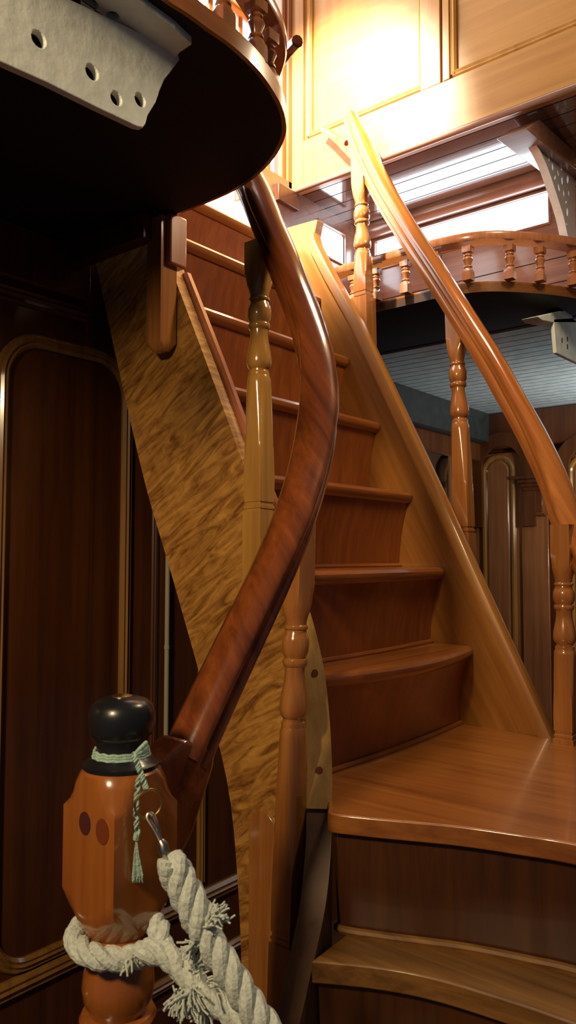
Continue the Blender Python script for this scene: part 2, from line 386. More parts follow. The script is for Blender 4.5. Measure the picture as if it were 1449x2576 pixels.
# ================================================================== BALUSTERS
def baluster_rows(L_block, L_shaft, L_base, k=.92, s=.0215, sb=.0225):
    rows = []   # d measured downwards from the start of the turning
    F = 1.45*s
    rows += [(-L_block, .9, s), (-.065, .9, s), (-.06, F, s), (-.045, .0290, s), (-.03, .0272, s), (-.018, .0245, s), (-.008, .0212, s), (0, .0195, s)]
    tp = [(.006, .0190), (.008, .0213), (.011, .0220), (.014, .0213), (.016, .0192), (.022, .0200), (.028, .0228), (.036, .0245), (.046, .0248), (.056, .0240), (.063, .0215), (.068, .0195), (.070, .0218), (.074, .0228), (.078, .0228), (.082, .0212), (.085, .0188), (.095, .0180),
          (.11, .0192), (.125, .0218), (.14, .0243), (.152, .0256), (.163, .0258), (.171, .0246), (.177, .0215), (.180, .0190), (.184, .0190), (.186, .0212), (.190, .0220), (.194, .0215), (.196, .0220)]
    rows += [(d*k, R, None) for d, R in tp]
    d0 = .196*k
    for t in [.02, .06, .12, .2, .3, .4, .5, .6, .7, .8, .9, .97]:
        R = .0240+(.0312-.0240)*min(1, t*1.25)
        rows.append((d0+(L_shaft-d0)*t, R, .0240 if t < .1 else .0236-.0022*t))
    e = L_shaft
    rows += [(e, .030, .0212), (e+.001, .028, .0195), (e+.007, .028, .0195), (e+.008, .0310, .0216), (e+.013, .031, .0216), (e+.014, .028, .0198), (e+.017, .028, .0198), (e+.018, .9, sb), (e+.018+L_base, .9, sb)]
    return rows
def baluster(top, tstart, send, bot, mat, label, k=.92, s=.0215, sb=.0225, parts=None):
    top = Vector(top); bot = Vector(bot); ax = (bot-top).normalized(); Ltot = (bot-top).length
    f = lambda q: (Vector(q)-top).dot(ax)
    t0 = f(tstart); e = f(send)-t0
    rows = baluster_rows(t0, e, Ltot-f(send)-.018, k, s, sb)
    b = MB(); Xa = Vector((1, 0, 0)); Xa = (Xa-ax*Xa.dot(ax)).normalized(); Ya = ax.cross(Xa)
    b.turned(top+ax*t0, ax, rows, 32, Xa, Ya)
    o = b.build('baluster', mat, None, auto=32)
    return tag(o, label, 'baluster', 'turned stair balusters')
# left side
baluster(onX(652, 612, 1.172), onX(656, 742, 1.168), onX(657, 1262, 1.154), onX(652, 1500, 1.156), 'bal_y', 'golden turned baluster on the near stringer, left of the red handrail curve', .86, .0215, .0235)
baluster(onX(752, 1290, 1.105), onX(740, 1563, 1.095), onX(721, 2340, 1.08), onX(712, 2800, 1.07), 'bal_r', 'front turned baluster of dark reddish wood under the handrail turn', .95, .0225, .0235)
# right side
baluster(onX(907, 395, 1.91), onX(918, 508, 1.91), onX(918, 735, 1.91), onX(918, 905, 1.91), 'bal_r', 'uppermost baluster on the far stringer, beside the small bright window', .80, .0215, .026)
baluster(onX(1145, 770, 1.915), onX(1153, 908, 1.915), onX(1166, 1325, 1.91), onX(1172, 1440, 1.91), 'bal_r', 'baluster of the far handrail standing in front of the pale deckhead planks', .88, .0215, .023)
baluster(onZ(1425, 1870, Z(7)+.0)+Vector((0, 0, .505)), onZ(1425, 1870, Z(7))+Vector((0, 0, .375)), onZ(1425, 1870, Z(7))+Vector((0, 0, .03)), onZ(1425, 1870, Z(7)), 'bal_r', 'lowest baluster of the far handrail, standing on the quarter landing', .82, .022, .0235)
# short square post hanging from the deck at the stringer head
hp = empty('hanging_post', onX(410, 885, 1.15), 'short square post hung from the dark deck beside the stringer head', 'post')
p0 = onX(407, 885, 1.15)
MB().turned((p0.x, p0.y+.003, p0.z), (0, 0, 1), [(0, .018, .014), (.008, .025, .021), (.02, .9, .0235), (.30, .9, .0235)], 32).build('post', 'bal_r', hp)
pb = onX(436, 660, 1.17)
MB().box((pb.x-.03, pb.y-.022, pb.z-.015), (pb.x+.022, pb.y+.028, DK0)).build('shoulder_block', 'cap', hp, bevel=.005)

# ================================================================== NEWEL POST
nb = onY(303, 2300, .75)
NX, NY = nb.x, .752
nw = empty('newel_post', (NX, NY, FLOOR), 'square orange-brown newel post with a black round cap, rope tied round it', 'newel post')
zy = lambda py: onY(305, py, .75).z
z = lambda py: zy(py)
s0 = .0475
rows = [(z(1918), .030, None), (z(1924), .042, s0), (z(1935), .0475, s0), (z(1960), .0530, s0), (z(1985), .0555, s0), (z(2005), .060, s0), (z(2020), .9, s0*1.0), (z(2225), .9, s0), (z(2240), .064, s0), (z(2262), .058, s0), (z(2285), .051, s0), (z(2310), .0445, s0), (z(2328), .041, s0),
        (z(2336), .038, None), (z(2342), .041, None), (z(2352), .041, None), (z(2358), .036, None), (z(2380), .035, None), (z(2410), .037, None), (z(2440), .041, None), (z(2470), .0425, None), (z(2500), .041, None), (z(2525), .036, None), (z(2535), .034, None), (z(2538), .042, None), (z(2550), .045, None), (z(2562), .042, None), (z(2568), .037, None),
        (z(2590), .040, None), (z(2640), .045, None), (-.62, .04, None), (-.64, .9, s0), (FLOOR, .9, s0)]
MB().turned((NX, NY, 0), (0, 0, 1), rows, 48).build('post', 'newel', nw, auto=30)
cx, cy = NX, NY
def zz(py): return z(py)
fr = [(z(1931), .040), (z(1927), .0455), (z(1918), .046), (z(1914), .042), (z(1908), .040), (z(1903), .036), (z(1893), .031), (z(1880), .0295), (z(1862), .031), (z(1850), .034), (z(1846), .037), (z(1835), .0385), (z(1815), .040), (z(1795), .0395), (z(1775), .0365), (z(1762), .030), (z(1755), .020), (z(1752), .008)]
fin = MB().turned((cx, cy, 0), (0, 0, 1), [(a, r, None) for a, r in fr], 40).build('finial', 'black', nw, auto=50)
fin['label'] = 'glossy black turned cap'
MB().turned((cx, cy, 0), (0, 0, 1), [(z(1756), .0125, None), (z(1751), .012, None), (z(1747), .006, None)], 24).build('stud', 'brass', fin)
def disc_on_x(px, py, r, mat, x):
    c = onX(px, py, x); b = MB(); n = 28
    b.prism([(x, c.y+r*math.cos(2*PI*i/n), c.z+r*1.25*math.sin(2*PI*i/n)) for i in range(n)], (-.0008, 0, 0)); b.build('plug', mat, nw)
disc_on_x(214, 2071, .0105, 'plug_dark', NX-s0)
disc_on_x(258, 2092, .0115, 'plug_red', NX-s0)

# ================================================================== ROPES AND SMALL GEAR
def strands(path, R, r, turns_per_m, n=3, seg=9):
    P = spline(path, 26); b = MB(); L = [0]
    for i in range(1, len(P)): L.append(L[-1]+(P[i]-P[i-1]).length)
    t0 = (P[1]-P[0]).normalized(); a = Vector((0, 0, 1)) if abs(t0.z) < .9 else Vector((1, 0, 0)); nrm = t0.cross(a).normalized()
    paths = [[] for _ in range(n)]
    for i, p in enumerate(P):
        t = (P[min(i+1, len(P)-1)]-P[max(i-1, 0)]).normalized(); nrm = (nrm-t*nrm.dot(t)).normalized(); bn = t.cross(nrm)
        for k in range(n):
            th = 2*PI*(k/n+turns_per_m*L[i]); wob = 1+.04*math.sin(i*.7+k*2)
            paths[k].append(p+(nrm*math.cos(th)+bn*math.sin(th))*R*wob)
    for q in paths: b.tube(q, r, seg)
    return b
def tuft(b, c, d, n, L, spread=.6, r=.0011):
    n = int(n*.6); L *= .8; spread *= .75
    c = Vector(c); d = Vector(d).normalized()
    for _ in range(n):
        v = (d+Vector((random.gauss(0, spread), random.gauss(0, spread), random.gauss(0, spread)))*.7).normalized()
        ll = L*random.uniform(.5, 1.1); p = [c+Vector([random.uniform(-.005, .005) for _ in range(3)])]
        for k in range(3): v = (v+Vector([random.gauss(0, .22) for _ in range(3)])).normalized(); p.append(p[-1]+v*ll/3)
        b.tube(p, r, 5)
hook_end = atD(418, 2145, .845)
rpath = [atD(424, 2158, .845), atD(450, 2215, .84), atD(492, 2295, .83), atD(533, 2375, .82), atD(580, 2450, .81), atD(640, 2545, .80), atD(720, 2650, .79), atD(840, 2790, .78)]
b = strands(rpath, .0078, .0088, 14)
# buried splice in the upper end makes the rope thicker there
b2 = strands([atD(430, 2170, .842), atD(455, 2220, .838), atD(490, 2290, .829), atD(515, 2340, .824)], .0112, .0078, 11, 4)
b.v_off = len(b.v); b.add(b2.v, b2.f, True)
tuft(b, atD(520, 2325, .815), CR*.9+CU*.5, 60, .03)
tuft(b, atD(545, 2300, .815), CR*.5+CU*.2, 40, .018, .9)
tuft(b, atD(487, 2372, .815), -CR*.7-CU*.9, 45, .026, .7)
ro = b.build('rope', 'rope')
tag(ro, 'thick twisted off-white rope running down from the snap hook, upper of the two', 'rope')
ang = []
zr = z(2352)
loop = []
for i in range(15):
    a = math.radians(-30 - 22*i + 0)          # clockwise from the right side, round the back, to the front left
    loop.append((NX+.049*math.cos(a), NY+.049*math.sin(a), zr+.004*math.sin(a*1.0)-.003))
# order: start at the back right and come round the left to the front, then out to the lower right
loop = []
for i in range(13):
    a = math.radians(20+ 20*i)                 # back right -> back -> left -> front
    loop.append((NX+.050*math.cos(a), NY+.050*math.sin(a), z(2330)-.00105*i*1.2))
out = [atD(368, 2392, .868), atD(420, 2405, .862), atD(470, 2450, .85), atD(520, 2500, .835), atD(575, 2545, .822), atD(640, 2600, .812), atD(720, 2680, .80), atD(830, 2800, .79)]
b = strands(loop+out, .0066, .0075, 15)
bk = strands([Vector(loop[0])+Vector((0, 0, .002)), atD(398, 2335, .90), atD(405, 2375, .885), atD(440, 2420, .868), atD(480, 2465, .852), atD(520, 2510, .838)], .0066, .0072, 15)
b.add(bk.v, bk.f, True)
tuft(b, atD(480, 2490, .82), -CU*.8+CR*.1, 90, .034, .75)
tuft(b, atD(455, 2500, .82), -CU*.9-CR*.3, 70, .032, .6)
tuft(b, atD(500, 2440, .82), CU*.9+CR*.2, 60, .02, .9)
tuft(b, atD(535, 2470, .82), CR*.9, 50, .026, .8)
tuft(b, atD(330, 2412, .86), -CU, 22, .022, .5)
tuft(b, atD(505, 2540, .82), -CU, 50, .026, .6)
tag(b.build('rope', 'rope'), 'twisted off-white rope looped round the newel post, frayed at its knot', 'rope')
# mint green cord round the neck of the cap
b = MB()
for dz, rr in ((z(1893), .0325), (z(1900), .0335), (z(1887), .032)):
    b.tube([(cx+rr*math.cos(2*PI*i/32), cy+rr*math.sin(2*PI*i/32), dz+.0012*math.sin(3*i)) for i in range(32)], .0019, 8, closed=True)
kn = atD(338, 1900, .882)
b.tube([atD(368, 1868, .90), atD(352, 1884, .885), kn, atD(336, 1893, .884)], .0026, 8)
b.tube([atD(372, 1878, .90), atD(355, 1892, .885), kn], .0024, 8)
for w in (0, 1.6, 3.1):
    pts = []
    for i in range(30):
        t = i/29; px = 338+(368-338)*t; py = 1900+(1985-1900)*t
        pts.append(atD(px, py, .88-.005*t)+CR*(.0022*math.sin(t*22+w))+CF*(.002*math.cos(t*22+w)))
    b.tube(pts, .0017, 6)
for w in (0, 2.0):
    pts = []
    for i in range(30):
        t = i/29; px = 350-18*math.sin(t*PI*.6)+14*t; py = 1950+150*t
        pts.append(atD(px, py, .876)+CR*(.0022*math.sin(t*26+w))+CF*(.002*math.cos(t*26+w)))
    b.tube(pts, .0015, 6)
tc0 = atD(343, 2105, .876)
b.tube([atD(345, 2096, .876), tc0, atD(342, 2112, .876)], .0035, 8)
for _ in range(70):
    a = random.uniform(-1, 1); c = random.uniform(-1, 1)
    b.tube([tc0, atD(343+6*a, 2150, .876+.002*c), atD(346+14*a, 2215+random.uniform(-14, 6), .876+.004*c)], .0005, 4)
tag(b.build('cord', 'cord'), 'pale mint cord with a tassel tied round the black newel cap', 'cord')
rc = atD(374, 2022, .868); b = MB()
v1 = CR; v2 = CU
tx = (CR*.86+CF*.5).normalized()
b.tube([rc+tx*(.0158*math.cos(2*PI*i/36))+CU*(.0158*math.sin(2*PI*i/36)) for i in range(36)], .0014, 10, closed=True)
tag(b.build('ring', 'brass'), 'thin brass ring hanging on the mint cord', 'ring')
hk = empty('snap_hook', atD(415, 2142, .85), 'small steel snap hook between the brass ring and the thick rope', 'hook')
b = MB(); b.tube(spline([atD(386, 2052, .862), atD(375, 2046, .864), atD(371, 2058, .862), atD(384, 2080, .858), atD(398, 2105, .854), atD(408, 2128, .85)], 5), .0026, 10)
b.tube(spline([atD(386, 2052, .862), atD(394, 2070, .858), atD(400, 2095, .855), atD(408, 2128, .85)], 4), .002, 8)
b.build('hook', 'steel', hk)
MB().tube([atD(404, 2114, .852), atD(410, 2124, .851), atD(412, 2140, .849), atD(424, 2160, .846)], .006, 12, radii=[.004, .0058, .0062, .0045]).build('swivel', 'steel', hk)

# ================================================================== LEFT DECK, RIGHT DECK, GALLERY RAILS
def fillet(path, n=6): return [(p.x, p.y) for p in spline([(a, c, 0) for a, c in path], n)]
edgeL = [(onZ(*p, DK0).x, onZ(*p, DK0).y) for p in [(425, 18), (470, 46), (516, 80), (573, 120), (632, 174), (668, 220), (698, 272), (709, 318), (704, 352), (687, 386), (660, 420), (620, 455), (565, 487), (500, 515)]]
xe = edgeL[-1][0]
outL = [(-.9, edgeL[0][1]+.0)]+fillet(edgeL, 3)+[(xe, YB)]
b = MB(); b.prism([(x, y, DK0) for x, y in outL+[(-.9, YB)]], (0, 0, DK1-DK0-.004))
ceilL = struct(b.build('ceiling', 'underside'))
def offset(path, d):
    out = []; n = len(path)
    for i, (x, y) in enumerate(path):
        a = path[max(i-1, 0)]; c = path[min(i+1, n-1)]; t = Vector((c[0]-a[0], c[1]-a[1])).normalized()
        out.append((x+t.y*d, y-t.x*d))
    return out
# fascia strip
def strip(path, th, z0, z1, name, mat, parent, bevel=0):
    o = offset(path, th); b = MB(); n = len(path); vs = []
    for p, q in zip(path, o): vs += [(p[0], p[1], z0), (p[0], p[1], z1), (q[0], q[1], z1), (q[0], q[1], z0)]
    fs = [(i*4+k, i*4+(k+1) % 4, (i+1)*4+(k+1) % 4, (i+1)*4+k) for i in range(n-1) for k in range(4)]+[(0, 1, 2, 3), tuple(range(n*4-4, n*4))]
    b.add(vs, fs, True); return b.build(name, mat, parent, bevel=bevel)
strip(outL, .008, DK0+.001, DK1+.001, 'fascia', 'fascia', ceilL)
strip(offset(outL, -.10), .10, DK1-.004, DK1, 'edge_board', 'fascia', ceilL)
spin_rows = [(0, .9, .0135), (.022, .9, .0135), (.028, .018, .0135), (.034, .0125, .0135), (.037, .0095, None), (.039, .0125, None), (.042, .0125, None), (.045, .0085, None), (.054, .011, None), (.062, .0145, None), (.067, .0125, None), (.071, .0085, None), (.073, .0115, None), (.076, .0115, None), (.079, .0095, None), (.082, .018, .0135), (.086, .9, .0135), (.1, .9, .0135)]
def spindle(parent, x, y, first=None):
    if first is None:
        o = MB().turned((x, y, DK1), (0, 0, 1), [(d, R, s) for d, R, s in spin_rows], 24).build('spindle', 'spin', parent, auto=32)
        o['_x'] = x; o['_y'] = y
        return o
    o = first.copy(); COL.objects.link(o); o.parent = parent
    o.location = (x-first['_x'], y-first['_y'], 0)
    return o
RZ = .900
def gallery(name, path, spts, label, inset):
    root = empty(name, (path[0][0], path[0][1], DK1), label, 'gallery rail')
    rp_ = [(x, y, RZ+.012) for x, y in path]
    prof = [(-.024, -.012), (-.027, -.006), (-.027, .006), (-.022, .012), (.022, .012), (.027, .006), (.027, -.006), (.024, -.012)]
    MB().sweep(rp_, prof).build('rail', 'spin', root)
    f = None
    for x, y in spts:
        s_ = spindle(root, x, y, f); f = f or s_
    return root
def along(path, d0, step):
    out = []; L = 0; nxt = d0
    for i in range(1, len(path)):
        a = Vector(path[i-1]); c = Vector(path[i]); l = (c-a).length
        while nxt <= L+l: out.append(tuple(a+(c-a)*((nxt-L)/l))); nxt += step
        L += l
    return out
gl = offset(outL, -.018); gl[0] = (.45, gl[0][1])
galL = gallery('gallery_rail', [(.2, gl[1][1])]+gl[1:-1]+[(gl[-2][0], 1.30)], [], 'curved gallery rail on spindles along the dark deck edge, top left', 0)
f = None
for px, py in [(470, -8), (578, 70), (660, 150), (690, 222)]:
    p = onZ(px, py, DK1); s_ = spindle(galL, p.x-.002, p.y+.012, f); f = f or s_
for y in (1.02, 1.14, 1.26): spindle(galL, gl[-1][0], y, f)
MB().tube(spline(h2, 5), .011, 10).build('rail_horn', 'rail_l', hl)
eR = [(2.033, YB), (2.031, 1.4), (2.030, 1.2), (2.032, 1.07), (2.055, .958), (2.127, .868), (2.268, .765), (2.45, .70), (2.8, .66)]
outR = fillet(eR, 5)
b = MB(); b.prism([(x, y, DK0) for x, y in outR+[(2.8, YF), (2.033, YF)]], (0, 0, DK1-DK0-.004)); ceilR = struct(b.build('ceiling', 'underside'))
strip(outR, -.008, DK0+.001, DK1+.001, 'fascia', 'fascia', ceilR)
b = MB(); b.prism([(x, y, DK1-.004) for x, y in outR+[(2.8, YB)]], (0, 0, .004)); b.build('edge_board', 'fascia', ceilR)
gr_ = offset(outR, .016)
galR = gallery('gallery_rail', [p for p in gr_ if p[1] < 1.5], [], 'low curved gallery rail with small turned spindles under the long window', 0)
f = None
for px, py in [(890, 775), (957, 762), (1022, 748), (1100, 733), (1183, 718), (1275, 707), (1364, 706), (1432, 712), (1500, 720)]:
    p = onZ(px, py, DK1); dd = (p.xy.to_3d()).normalized()
    # nearest point of the rail line along that direction
    best = min(gr_, key=lambda q: abs(Vector((q[0], q[1])).normalized().cross(Vector((p.x, p.y)).normalized())))
    s_ = spindle(galR, best[0], best[1], f); f = f or s_

# ================================================================== WHITE IRONWORK
def plate_holes(outline, off, holes, name, mat, parent, n_axis):
    pass
bk = empty('iron_beam', onY(200, 150, .84), 'white painted riveted iron beam end under the dark deck, top left', 'beam')
YBm = .84
wp = [onY(*p, YBm) for p in [(-900, -270), (-10, 150), (120, 208), (240, 268), (345, 318), (360, 321), (366, 312), (372, 290), (392, 258), (402, 228), (415, 200), (428, 184), (452, 150), (447, 128), (240, 28), (-100, -130), (-900, -480)]]
def holed(outer, holes, off, name, mat, parent, bevel=.0015):
    # outer and holes are 3-D loops in one plane: triangulated face pair with walls
    bm = bmesh.new(); off = Vector(off); o0 = parent_world(parent)
    es = []
    for lp_ in [outer]+holes:
        vs = [bm.verts.new(Vector(p)-o0) for p in lp_]
        es += [bm.edges.new((vs[i], vs[(i+1) % len(vs)])) for i in range(len(vs))]
    r = bmesh.ops.triangle_fill(bm, use_beauty=True, use_dissolve=False, edges=es)
    fs = [g for g in r['geom'] if isinstance(g, bmesh.types.BMFace)]
    ex = bmesh.ops.extrude_face_region(bm, geom=fs)
    bmesh.ops.translate(bm, vec=off, verts=[g for g in ex['geom'] if isinstance(g, bmesh.types.BMVert)])
    bmesh.ops.recalc_face_normals(bm, faces=bm.faces)
    me = bpy.data.meshes.new(name); bm.to_mesh(me); bm.free(); me.materials.append(M[mat])
    o = bpy.data.objects.new(name, me); COL.objects.link(o); o.parent = parent
    if bevel:
        m_ = o.modifiers.new('edge', 'BEVEL'); m_.width = bevel; m_.segments = 2; m_.limit_method = 'ANGLE'; m_.angle_limit = math.radians(50)
    return o
def ellY(px, py, r, Y, n=16, sx=1.0):
    c = onY(px, py, Y); return [Vector((c.x+r*sx*math.cos(2*PI*i/n), Y, c.z+r*math.sin(2*PI*i/n))) for i in range(n)]
def ellZ(px, py, r, Zv, n=16):
    c = onZ(px, py, Zv); return [Vector((c.x+r*math.cos(2*PI*i/n), c.y+r*math.sin(2*PI*i/n), Zv)) for i in range(n)]
web = holed(wp, [ellY(98, 98, .0105, YBm), ellY(232, 181, .0105, YBm), ellY(293, 247, .0098, YBm), ellY(353, 251, .0098, YBm)], (0, .012, 0), 'web', 'white', bk)
zt = onY(447, 128, YBm).z
zf = sum(p.z for p in wp[-4:-2])/2
fp = [onZ(*p, zf) for p in [(452, 132), (482, 112), (440, 72), (385, 32), (330, -10), (60, -190), (-900, -800)]]
back = [Vector((p.x, YBm+.012, zf)) for p in (onY(-900, -480, YBm), onY(447, 128, YBm))]
fl = [(p.x, p.y, zf) for p in fp]+[(p.x, p.y, zf) for p in back]
holed([Vector(p) for p in fl], [ellZ(225, 12, .012, zf), ellZ(283, 40, .009, zf)], (0, 0, .012), 'flange', 'white', bk)
br = empty('iron_beam', onY(1420, 850, .80), 'small white painted iron beam end below the right gallery', 'beam')
MB().prism([onY(*p, .82) for p in [(1393, 802), (1400, 888), (1449, 912), (1600, 980), (1600, 790)]], (0, .012, 0)).build('web', 'white', br, bevel=.002)
w_ = [onY(*p, .82) for p in [(1352, 796), (1364, 806), (1395, 812), (1600, 812), (1600, 770), (1449, 776), (1400, 784)]]
MB().prism(w_, (0, .05, 0)).build('flange', 'white', br, bevel=.002)
for px, py in [(1413, 856), (1427, 853), (1427, 872)]:
    c = onY(px, py, .82)
    MB().box((c.x-.0025, .8185, c.z-.007), (c.x+.0025, .82, c.z+.007)).build('slot', 'underside', br)
# openwork bracket under the soffit
bp = onY(1380, 450, .80)
cb = empty('cast_bracket', (bp.x, .80, bp.z), 'white openwork cast bracket beside the long window', 'bracket')
ol = [onY(*p, .80) for p in [(1330, 330), (1344, 322), (1395, 374), (1449, 430), (1475, 450), (1475, 640), (1428, 615), (1422, 590), (1412, 545), (1398, 500), (1385, 460), (1370, 418), (1352, 380), (1336, 352)]]
def teardrop(px, py, r, a, asp=.5):
    c = onY(px, py, .80); out = []
    for i in range(12):
        t = 2*PI*i/12; u = 1.25*r*math.cos(t)*(1 if math.cos(t) < 0 else 1.2); v = 1.3*r*asp*math.sin(t)
        out.append(Vector((c.x+u*math.cos(a)-v*math.sin(a), .80, c.z+u*math.sin(a)+v*math.cos(a))))
    return out
hs = [(1357, 368, .006, 2.2), (1372, 385, .007, 2.2), (1381, 402, .006, .6), (1390, 420, .008, 1.7), (1412, 425, .007, .4), (1404, 436, .006, 2.2), (1396, 447, .007, .9), (1414, 455, .009, 1.6), (1428, 452, .011, 1.2), (1406, 473, .008, 2.2), (1418, 487, .007, 1.6), (1431, 487, .006, 1.6), (1424, 508, .006, .6), (1427, 534, .010, 1.4), (1425, 563, .005, .2), (1345, 342, .003, 0)]
holed(ol, [teardrop(*h) for h in hs], (0, .010, 0), 'openwork_plate', 'whiteb', cb, .001)
rim = [onY(*p, .80) for p in [(1330, 330), (1336, 352), (1352, 380), (1370, 418), (1385, 460), (1398, 500), (1412, 545), (1422, 590), (1428, 615)]]
MB().sweep([p+Vector((0, .005, 0)) for p in spline(rim, 3)], [(-.012, -.002), (-.012, .002), (.012, .002), (.012, -.002)], up=Vector((1, 0, .01))).build('rim', 'whiteb', cb, auto=60)
rim = [onY(*p, .80) for p in [(1330, 330), (1344, 320), (1395, 372), (1449, 428), (1475, 448)]]
MB().sweep([p+Vector((0, .005, 0)) for p in rim], [(-.014, -.002), (-.014, .002), (.014, .002), (.014, -.002)], smooth=False).build('top_flange', 'whiteb', cb)
q0 = onY(1318, 335, .80); q1 = onY(1356, 310, .80); q2 = onY(1470, 428, .80); q3 = onY(1480, 395, .80)
tb = MB().prism([onY(*p, .77) for p in [(1326, 322), (1358, 300), (1478, 408), (1478, 448)]], (0, .09, 0)).build('wooden_pad', 'purple', cb, bevel=.004)

# ================================================================== GOLDEN PANELLED WALL
wl = struct(MB().box((XP+.012, -.3, 1.235), (XP+.05, YB, 2.6)).build('wall_right', 'panel'))
def wbox(y0, y1, z0, z1, name, mat, dx=.014, parent=None, bevel=.002):
    return MB().box((XP+.013-dx, y0, z0), (XP+.013, y1, z1)).build(name, mat, parent or wl, bevel=bevel)
yq = lambda px: onX(px, 200, XP).y
wbox(yq(763), YB, 1.235, 2.6, 'stile', 'stile')
wbox(yq(1108), yq(1057), 1.39, 2.6, 'stile', 'stile')
wbox(yq(1132), yq(1115), 1.39, 2.6, 'stile', 'stile', .016)
wbox(yq(1115), yq(1107.5), 1.39, 2.6, 'shadow_gap', 'darkwall', .004)
wbox(-.3, yq(763), 1.235, 1.39, 'bottom_rail', 'panel')
def mould_rect(y0, y1, z0, z1, name='panel_moulding'):
    pr = [(-.012, 0), (-.012, .006), (-.006, .012), (0, .008), (.005, .010), (.010, .004), (.012, 0)]
    b = MB()
    pts = [(XP+.010, y0, z1), (XP+.010, y0, z0), (XP+.010, y1, z0), (XP+.010, y1, z1)]
    for a, c in zip(pts[:-1], pts[1:]):
        a = Vector(a); c = Vector(c)
        b.sweep([a, c], pr, up=Vector((-1, 0, 0)), smooth=False)
    b.build(name, 'stile', wl)
mould_rect(yq(776), yq(1061), 1.402, 2.6)
mould_rect(yq(1138), -.2, 1.402, 2.6)
MB().tube([(XP+.004, -.3, 1.228), (XP+.004, YB, 1.228)], .010, 12).build('base_bead', 'purple', wl)
# soffit
sf = struct(MB().box((XP, -.3, 1.238), (XW+.02, YB, 1.26)).build('ceiling', 'soffit'))
b = MB()
for k in range(6):
    x = XP+.06+.065*k; b.box((x-.001, -.3, 1.2372), (x+.001, YB, 1.238))
b.build('board_joints', 'underside', sf)
MB().tube([(XW-.012, -.3, 1.228), (XW-.012, YB, 1.228)], .034, 20).build('cove_moulding', 'purple', sf)
# window wall (outboard) with the long window
ww = struct(MB().build('x', 'purple')) if False else None
Y0w, Y1w, Z0w, Z1w = .885, 1.545, 1.078, 1.182
b = MB(); b.box((XW, -.3, DK1), (XW+.03, YB, Z0w)).box((XW, -.3, Z1w), (XW+.03, YB, 1.25)).box((XW, -.3, Z0w), (XW+.03, Y0w, Z1w)).box((XW, Y1w, Z0w), (XW+.03, YB, Z1w))
wo = struct(b.build('wall_outboard', 'purple'))
for zz_ in (.875, .955):
    MB().box((XW-.001, -.3, zz_-.0015), (XW, YB, zz_+.0015)).build('board_joint', 'underside', wo)
w1 = struct(empty('window_1', (XW+.01, 1.2, Z0w)))
MB().box((XW+.012, Y0w, Z0w), (XW+.018, Y1w, Z1w)).build('pane', 'sky', w1)
b = MB(); t = .008
b.box((XW-.008, Y0w-t, Z0w-t), (XW+.006, Y1w+t, Z0w)).box((XW-.008, Y0w-t, Z1w), (XW+.006, Y1w+t, Z1w+t)).box((XW-.008, Y0w-t, Z0w), (XW+.006, Y0w, Z1w)).box((XW-.008, Y1w, Z0w), (XW+.006, Y1w+t, Z1w))
b.build('window_frame', 'purple', w1, bevel=.002)
# bulkhead at the head of the stair (plane Y = YB): upper part with the small window and the barred opening
xq = lambda px, py=500: onY(px, py, YB).x
xs0, xs1 = onY(800, 620, YB).x, onY(866, 620, YB).x
zs0, zs1 = 1.07, 1.178
b = MB(); xa = 2.01
b.box((1.83, YB, DK1), (xs0, YB+.03, 1.26)).box((xs1, YB, DK1), (XW+.03, YB+.03, 1.26)).box((xs0, YB, DK1), (xs1, YB+.03, zs0)).box((xs0, YB, zs1), (xs1, YB+.03, 1.26))
wu = struct(b.build('wall_upper_end', 'purple'))
w2 = struct(empty('window_2', ((xs0+xs1)/2, YB+.01, zs0)))
MB().box((xs0, YB+.012, zs0), (xs1, YB+.018, zs1)).build('pane', 'sky', w2)
b = MB(); b.box((xs0-t, YB-.008, zs0-t), (xs1+t, YB+.006, zs0)).box((xs0-t, YB-.008, zs1), (xs1+t, YB+.006, zs1+t)).box((xs0-t, YB-.008, zs0), (xs0, YB+.006, zs1)).box((xs1, YB-.008, zs0), (xs1+t, YB+.006, zs1))
b.build('window_frame', 'purple', w2, bevel=.002)
# dark ledge by the stair head
lg = MB(); la = onY(703, 500, YB-.02)
lg.box((la.x, YB-.018, 1.165), (XP+.02, YB+.03, 1.225)); tag(lg.build('ledge_board', 'darkwall', bevel=.003), 'dark brown ledge board end under the golden wall corner', 'board')
# barred opening
dg = struct(empty('door_1', (1.5, YB+.02, .98)))
MB().box((.55, YB+.10, .94), (XP+.05, YB+.105, 2.6)).build('daylit_opening', 'skydoor', dg)
for px in (450, 487, 524, 562, 600, 637.5, 672):
    x = onY(px, 200, YB+.03).x
    MB().box((x-.0095, YB+.02, 1.175), (x+.0095, YB+.04, 2.5)).build('bar', 'reddoor', dg, bevel=.003)
xb = onY(700, 200, YB+.03).x
MB().box((xb, YB+.012, .96), (XP+.012, YB+.05, 2.6)).build('door_stile', 'reddoor', dg, bevel=.004)
xc = onY(720, 200, YB+.01).x
MB().box((xc, YB, 1.235), (XP+.012, YB+.012, 2.6)).build('door_moulding', 'reddoor', dg, bevel=.004)
zb_ = onY(615, 40, YB+.02).z
MB().tube([(.6, YB+.02, zb_), (xb, YB+.02, zb_)], .016, 12).build('cross_bar', 'reddoor', dg)
MB().box((1.76, YB+.015, 1.12), (xb+.02, YB+.045, 1.175)).build('bottom_rail', 'reddoor', dg, bevel=.004)
# threshold of the upper deck
tag(MB().box((XL, 1.622, .93), (XR, 1.70, .958)).build('threshold', 'tread', bevel=.004), 'dark wooden sill at the very top of the stair', 'sill')

